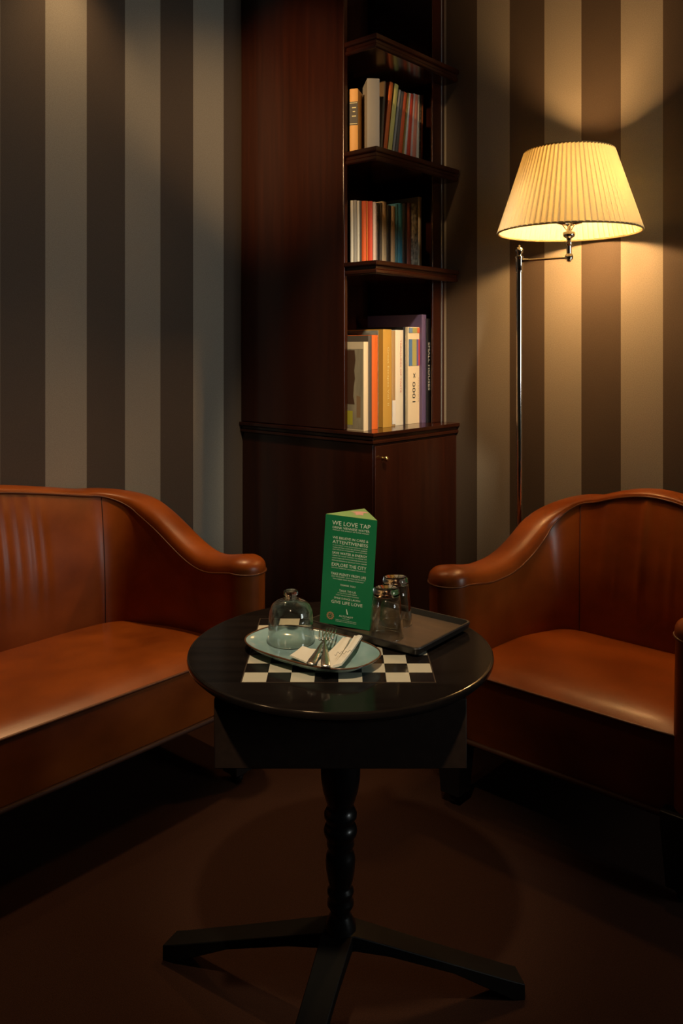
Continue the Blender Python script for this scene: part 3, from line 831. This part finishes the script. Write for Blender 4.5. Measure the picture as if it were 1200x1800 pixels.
# ------------------------------------------------------------------ triangular table sign
SW, SHT = .1125, .229
sg = thing('tent_card', 'green three-sided card sign with cream lettering standing on the dark tray', 'sign', (0, 0, 0))
BLp = Vector((-.0463, 1.738, 0)); BRp = Vector((.0612, 1.703, 0))
mid = (BLp + BRp) / 2; yaw = math.atan2(BRp.y - BLp.y, BRp.x - BLp.x)
sg.location = (mid.x, mid.y, ZT + .0035)
sg.rotation_euler = (Matrix.Rotation(yaw, 4, 'Z') @ Matrix.Rotation(radians(3.4), 4, 'Y')).to_euler()
ap = .0975
tri = [(-SW / 2, 0), (SW / 2, 0), (0, ap)]
rows = [[(x, y, z) for (x, y) in tri] for z in (0, SHT)]
m_ = MB().grid(rows, closed=True); m_.f.append((2, 1, 0)); m_.mi.append(0)
m_.build('card', M_green, sg)
tp = MB().add([(x * .985, y * .985 + .0006, SHT + .0001) for (x, y) in tri] + [(x * .985, y * .985 + .0006, SHT + .0007) for (x, y) in tri], [(0, 2, 1), (3, 4, 5), (0, 1, 4, 3), (1, 2, 5, 4), (2, 0, 3, 5)])
o = tp.build('top_flap', M_green_top, sg); o['label'] = 'pale green top flap'
pk = [(-.024, .048), (-.012, .060), (.000, .068), (.012, .072), (.021, .066), (.024, .056), (.012, .052), (.016, .036), (.020, .020), (.008, .024), (.003, .014), (-.004, .026), (-.010, .020), (-.004, .038), (-.012, .044)]
MB().add([(x * .8 + .002, y * .72 + .012, SHT + .0010) for (x, y) in pk], [tuple(range(len(pk)))]).build('top_print', M_pink, sg, fix=False)
LINES = [(340, 56, 505, 'WE LOVE TAP'), (400, 30, 486, 'DRINK VIENNESE WATER'), (434, 13, 478, 'FORGET THE ENERGY OF SUPER DRINKS'),
         (534, 32, 472, 'WE BELIEVE IN CARE &'), (590, 43, 468, 'ATTENTIVENESS'),
         (636, 13, 455, 'IF YOU WANT YOUR ROOM CLEANED, PLEASE'), (664, 13, 457, 'TURN OFF THE LIGHTS OR GENERAL ENERGY'), (692, 13, 460, 'AND YOUR KEY IS REQUIRED, OR BORROWED'),
         (735, 32, 460, 'SAVE WATER & ENERGY'), (772, 13, 458, 'HAND UP YOUR TOWELS TO REUSE OR'), (804, 13, 456, 'LEAVE THEM ON THE FLOOR FOR EXCHANGE'), (836, 13, 458, 'REDUCE REMAINS & RECYCLE YOUR WASTE'),
         (890, 44, 458, 'EXPLORE THE CITY'), (934, 13, 455, 'DISTANT MUSEUMS, OR PUBLIC TRANSPORT'),
         (1012, 33, 465, 'TAKE PLENTY FROM LIFE'), (1048, 13, 450, 'AND THE BUFFET - BUT ONLY AS MUCH AS'), (1078, 14, 410, 'YOU NEED AND REALLY CAN EAT'),
         (1150, 24, 203, 'THANK YOU'), (1225, 28, 222, 'TALK TO US'), (1258, 12, 255, 'IF YOU HAVE ANY NEEDS'), (1286, 12, 305, 'THAT WE DO NOT FORESEE'),
         (1327, 24, 345, 'SMILE DANCE LAUGH'), (1382, 40, 412, 'GIVE LIFE LOVE'), (1560, 22, 188, 'ALTSTADT'), (1588, 10, 95, 'VIENNA'), (1614, 9, 280, 'TAKING CARE OF NATURE AND GUESTS'), (1634, 9, 280, 'TOGETHER WITH THE CITY OF VIENNA')]
b = MB()
for (yc, ch, wd, tx) in LINES:
    vs, fs, tw, th = text_data(tx)
    sx = wd * SW / 682 / tw; sy = ch * SHT / 1447 / th
    zc_ = (1690 - yc) / 1447 * SHT; xo = wd * SW / 682 / 2
    b.add([(x * sx - xo + .0010, -.0005, zc_ + (y - th / 2) * sy) for (x, y) in vs], fs)
# slanted stroke above the name
zz = (1690 - 1495) / 1447 * SHT
b.add([(.000, -.0005, zz + .006), (.0016, -.0005, zz + .006), (.0050, -.0005, zz - .005), (.0026, -.0005, zz - .005)], [(0, 1, 2, 3)])
b.build('lettering', M_print, sg, fix=False)
b = MB(); bx, bz = -.0335, (1690 - 1575) / 1447 * SHT
for q in range(24):
    r0, r1 = .0052, (.0085 if q % 2 else .0074)
    a0, a1 = 2 * pi * q / 24, 2 * pi * (q + 1) / 24
    b.add([(bx + r0 * cos(a0), -.0006, bz + r0 * sin(a0)), (bx + r1 * cos(a0), -.0006, bz + r1 * sin(a0)), (bx + r1 * cos(a1), -.0006, bz + r1 * sin(a1)), (bx + r0 * cos(a1), -.0006, bz + r0 * sin(a1))], [(0, 1, 2, 3)])
for q in range(5):
    a = 2 * pi * q / 5 + .3
    b.add([(bx + .0032 * cos(a) + .0012 * cos(t_), -.0006, bz + .0032 * sin(a) + .0012 * sin(t_)) for t_ in [2 * pi * i / 8 for i in range(8)]], [tuple(range(8))])
b.build('badge', M_badge, sg, fix=False)

# ------------------------------------------------------------------ glasses
def tumbler(x, y, label):
    root = thing('drinking_glass', label, 'glass', (x, y, ZT), 0, 'upturned drinking glasses on the tray')
    outer = [(0.0355, 0.0), (.0358, .0008), (.0354, .002), (.0330, .030), (.0300, .062), (.0275, .084), (.0268, .090), (.0262, .0955), (.0245, .0978), (.021, .0985), (.0, .0985)]
    inner = [(.0, .0905), (.0215, .0905), (.0238, .089), (.0252, .085), (.0282, .062), (.0314, .030), (.0340, .002), (.0345, .0004), (.0350, 0)]
    MB().lathe([(.0350, 0)] + outer[:6] + [(.0252, .084)] + inner[5:], 56, cap=False).build('bowl', M_thin, root, smooth=True, fix=True)
    MB().lathe([(0, .0842), (.0272, .0842), (.0274, .086)] + outer[6:], 56, cap=False).build('thick_base', M_glass, root, smooth=True, fix=True)
    MB().tube([(.0350 * cos(2 * pi * i / 56), .0350 * sin(2 * pi * i / 56), .0010) for i in range(56)], .0010, 8, closed=True).build('mouth_rim', M_glass, root, smooth=True)
    return root
tumbler(.0908, 1.673, 'clear upturned drinking glass, the nearer of the pair on the tray')
tumbler(.1145, 1.752, 'clear upturned drinking glass, the farther of the pair on the tray')

# ------------------------------------------------------------------ plate
PC = Vector((-.058, 1.583)); PA = radians(-36)
pl = thing('oval_plate', 'blue-green glazed oval plate with a brown rim on the chequerboard', 'plate', (PC.x, PC.y, TZ + .0010), PA)
def sup(a, b_, z, n=96, ex=2.7):
    out = []
    for i in range(n):
        t_ = 2 * pi * i / n; c_, s_ = cos(t_), sin(t_)
        out.append((a * (abs(c_) ** (2 / ex)) * (1 if c_ >= 0 else -1), b_ * (abs(s_) ** (2 / ex)) * (1 if s_ >= 0 else -1), z))
    return out
pa, pb = .141, .083
rows = [sup(.002, .001, 0.0), sup(pa * .66, pb * .62, 0.0), sup(pa * .70, pb * .66, .0015), sup(pa * .86, pb * .84, .008), sup(pa * .985, pb * .98, .0175), sup(pa, pb, .0205),
        sup(pa * .985, pb * .975, .0208), sup(pa * .955, pb * .93, .0165), sup(pa * .86, pb * .80, .0090), sup(pa * .74, pb * .68, .0060), sup(pa * .5, pb * .5, .0052), sup(.002, .001, .0052)]
MB().grid(rows, closed=True).build('dish', M_plate, pl, smooth=True)
MB().tube(sup(pa * .994, pb * .99, .0210), .0016, 8, closed=True).build('rim', M_plate_rim, pl, smooth=True)['label'] = 'thin brown glazed rim'
ZP = TZ + .0010 + .0052

# glass cloche
DX, DY = -.1015, 1.652
dm = thing('glass_cloche', 'clear glass bell cloche with a knob standing on the blue-green plate', 'cloche', (DX, DY, ZP + .0010))
og = [(.0470, 0), (.0480, .0008), (.0475, .003), (.0458, .012), (.0450, .030), (.0446, .050), (.0425, .062), (.037, .073), (.028, .0795), (.018, .0835), (.0125, .0860), (.0110, .0885), (.0125, .0915), (.0145, .0935), (.0150, .0965), (.0140, .0995), (.0115, .1008), (.006, .1012), (0, .1010)]
ig = [(0, .0835), (.010, .0830), (.020, .0802), (.0275, .0770), (.0355, .0710), (.0405, .0610), (.0426, .050), (.0430, .030), (.0438, .012), (.0458, .0015), (.0470, 0)]
MB().lathe(og[:11] + ig[1:], 64, cap=False).build('dome', M_thin, dm, smooth=True)
MB().lathe([(0, .0862)] + [(.0108, .0864)] + og[11:], 40, cap=False).build('knob', M_glass, dm, smooth=True)
MB().tube([(.0470 * cos(2 * pi * i / 64), .0470 * sin(2 * pi * i / 64), .0016) for i in range(64)], .0014, 8, closed=True).build('foot_rim', M_glass, dm, smooth=True)

# napkins
def napkin(name, label, pts, z0, th, group, layers=2, bend=0.0):
    root = thing(name, label, 'napkin', (pts[0][0], pts[0][1], z0), group=group)
    b = MB()
    ox, oy = pts[0]
    for l in range(layers):
        k_ = 1 - .03 * l
        cxm = sum(p[0] for p in pts) / len(pts); cym = sum(p[1] for p in pts) / len(pts)
        # subdivide quad
        n = 14; rows = []
        A_, B_, C_, D_ = [Vector((cxm + (p[0] - cxm) * k_ - ox, cym + (p[1] - cym) * k_ - oy)) for p in pts]
        for j in range(n + 1):
            row = []
            for i in range(n + 1):
                u, v = i / n, j / n
                p = (A_ * (1 - u) + B_ * u) * (1 - v) + (D_ * (1 - u) + C_ * u) * v
                z = l * th + bend * (v ** 2) + .0010 * sin(6 * u + 2 * l) * v
                row.append((p.x, p.y, z))
            rows.append(row)
        top = [[(x, y, z + th * .8) for (x, y, z) in r] for r in rows]
        b.grid(rows); b.grid(top)
        edge = rows[0] + [r[-1] for r in rows[1:]] + rows[-1][-2::-1] + [r[0] for r in rows[-2:0:-1]]
        et = [(x, y, z + th * .8) for (x, y, z) in edge]
        b.grid([edge, et], closed=True)
    b.build('folded_paper', M_napkin, root, smooth='auto')
    return root
def P(px, py, z):
    d_ = (CAM_H - z) * 1450 / (py - 612); return ((px - 600) * d_ / 1450, d_)
zn = ZP + .012
NG = 'napkins on the blue-green plate'
napkin('paper_napkin', 'small white folded napkin left of the forks on the plate', [P(541, 1163, zn), P(509, 1149.5, zn), P(531, 1137, zn), P(562, 1143, zn)], ZP + .0075, .0014, NG, 2, .003)
n1 = napkin('paper_napkin', 'long white folded napkin with a grey script under the forks', [P(552, 1170, zn), P(583, 1177, zn), P(617, 1120, zn + .01), P(603, 1119, zn + .01)], ZP + .0105, .0014, NG, 3, .008)
n2 = napkin('paper_napkin', 'white folded napkin strip lying right of the forks against the plate rim', [P(583, 1176, zn), P(600, 1171, zn), P(637, 1119, zn + .01), P(623, 1119, zn + .01)], ZP + .0128, .0014, NG, 3, .009)
# script on the napkin
sc_pts = []
for i in range(60):
    f = i / 59
    px_ = 588 + 30 * f; py_ = 1149.5 - 5 * f + 2.2 * sin(f * 26) * (1 - .4 * f) + 1.2 * cos(f * 11)
    zz_ = ZP + .0235 + .003 * f
    q = P(px_, py_, zz_); sc_pts.append((q[0] - n1.location.x, q[1] - n1.location.y, zz_ - n1.location.z))
MB().tube(sc_pts, .00035, 5).build('script_print', M_ink, n1)

# forks
def fork(label, p_handle, p_tip, z_h, z_t):
    a_ = Vector((*p_handle, z_h)); b_ = Vector((*p_tip, z_t)); dvec = b_ - a_; Lf = dvec.length
    root = thing('dessert_fork', label, 'fork', a_, group='forks on the napkins')
    yaw_ = math.atan2(dvec.y, dvec.x); pitch = math.asin(dvec.z / Lf)
    root.rotation_euler = (Matrix.Rotation(yaw_, 4, 'Z') @ Matrix.Rotation(-pitch, 4, 'Y')).to_euler()
    rows = []
    pr = [(0, .004, .0010, 0), (.004, .0085, .0016, 0), (.02, .0085, .0018, .0005), (.05, .0062, .0018, .002), (.10, .0034, .0019, .004), (.55 * Lf / .17 * .17, .0026, .0021, .006), (.66 * Lf, .0030, .0018, .0045), (.70 * Lf, .0065, .0013, .003), (.735 * Lf, .0105, .0011, .0012), (.78 * Lf, .0118, .0010, .0000)]
    pr = sorted(pr)
    for (x, hw, ht_, zo) in pr:
        rows.append([(x, hw * cos(t_), zo + ht_ * sin(t_)) for t_ in [2 * pi * i / 12 for i in range(12)]])
    m_ = MB().grid(rows, closed=True); m_.f.append(tuple(range(11, -1, -1))); m_.mi.append(0); nn = (len(rows) - 1) * 12; m_.f.append(tuple(nn + i for i in range(12))); m_.mi.append(0)
    for q in range(4):
        y_ = -.0098 + q * .00653
        m_.tube([(.775 * Lf, y_, .0), (.84 * Lf, y_ * 1.02, .0005), (.93 * Lf, y_ * 1.0, .0030), (Lf, y_ * .97, .0065)], [.0017, .0015, .0013, .0007], 8)
    m_.build('fork_body', M_steel, root, smooth=True)
fork('polished steel fork leaning left, handle on the small napkin', P(545, 1166, ZP + .022), P(583, 1112, ZP + .022), ZP + .0205, ZP + .024)
fork('polished steel fork on top, its flared handle on the long napkin', P(572, 1169, ZP + .026), P(570, 1112, ZP + .03), ZP + .0235, ZP + .030)
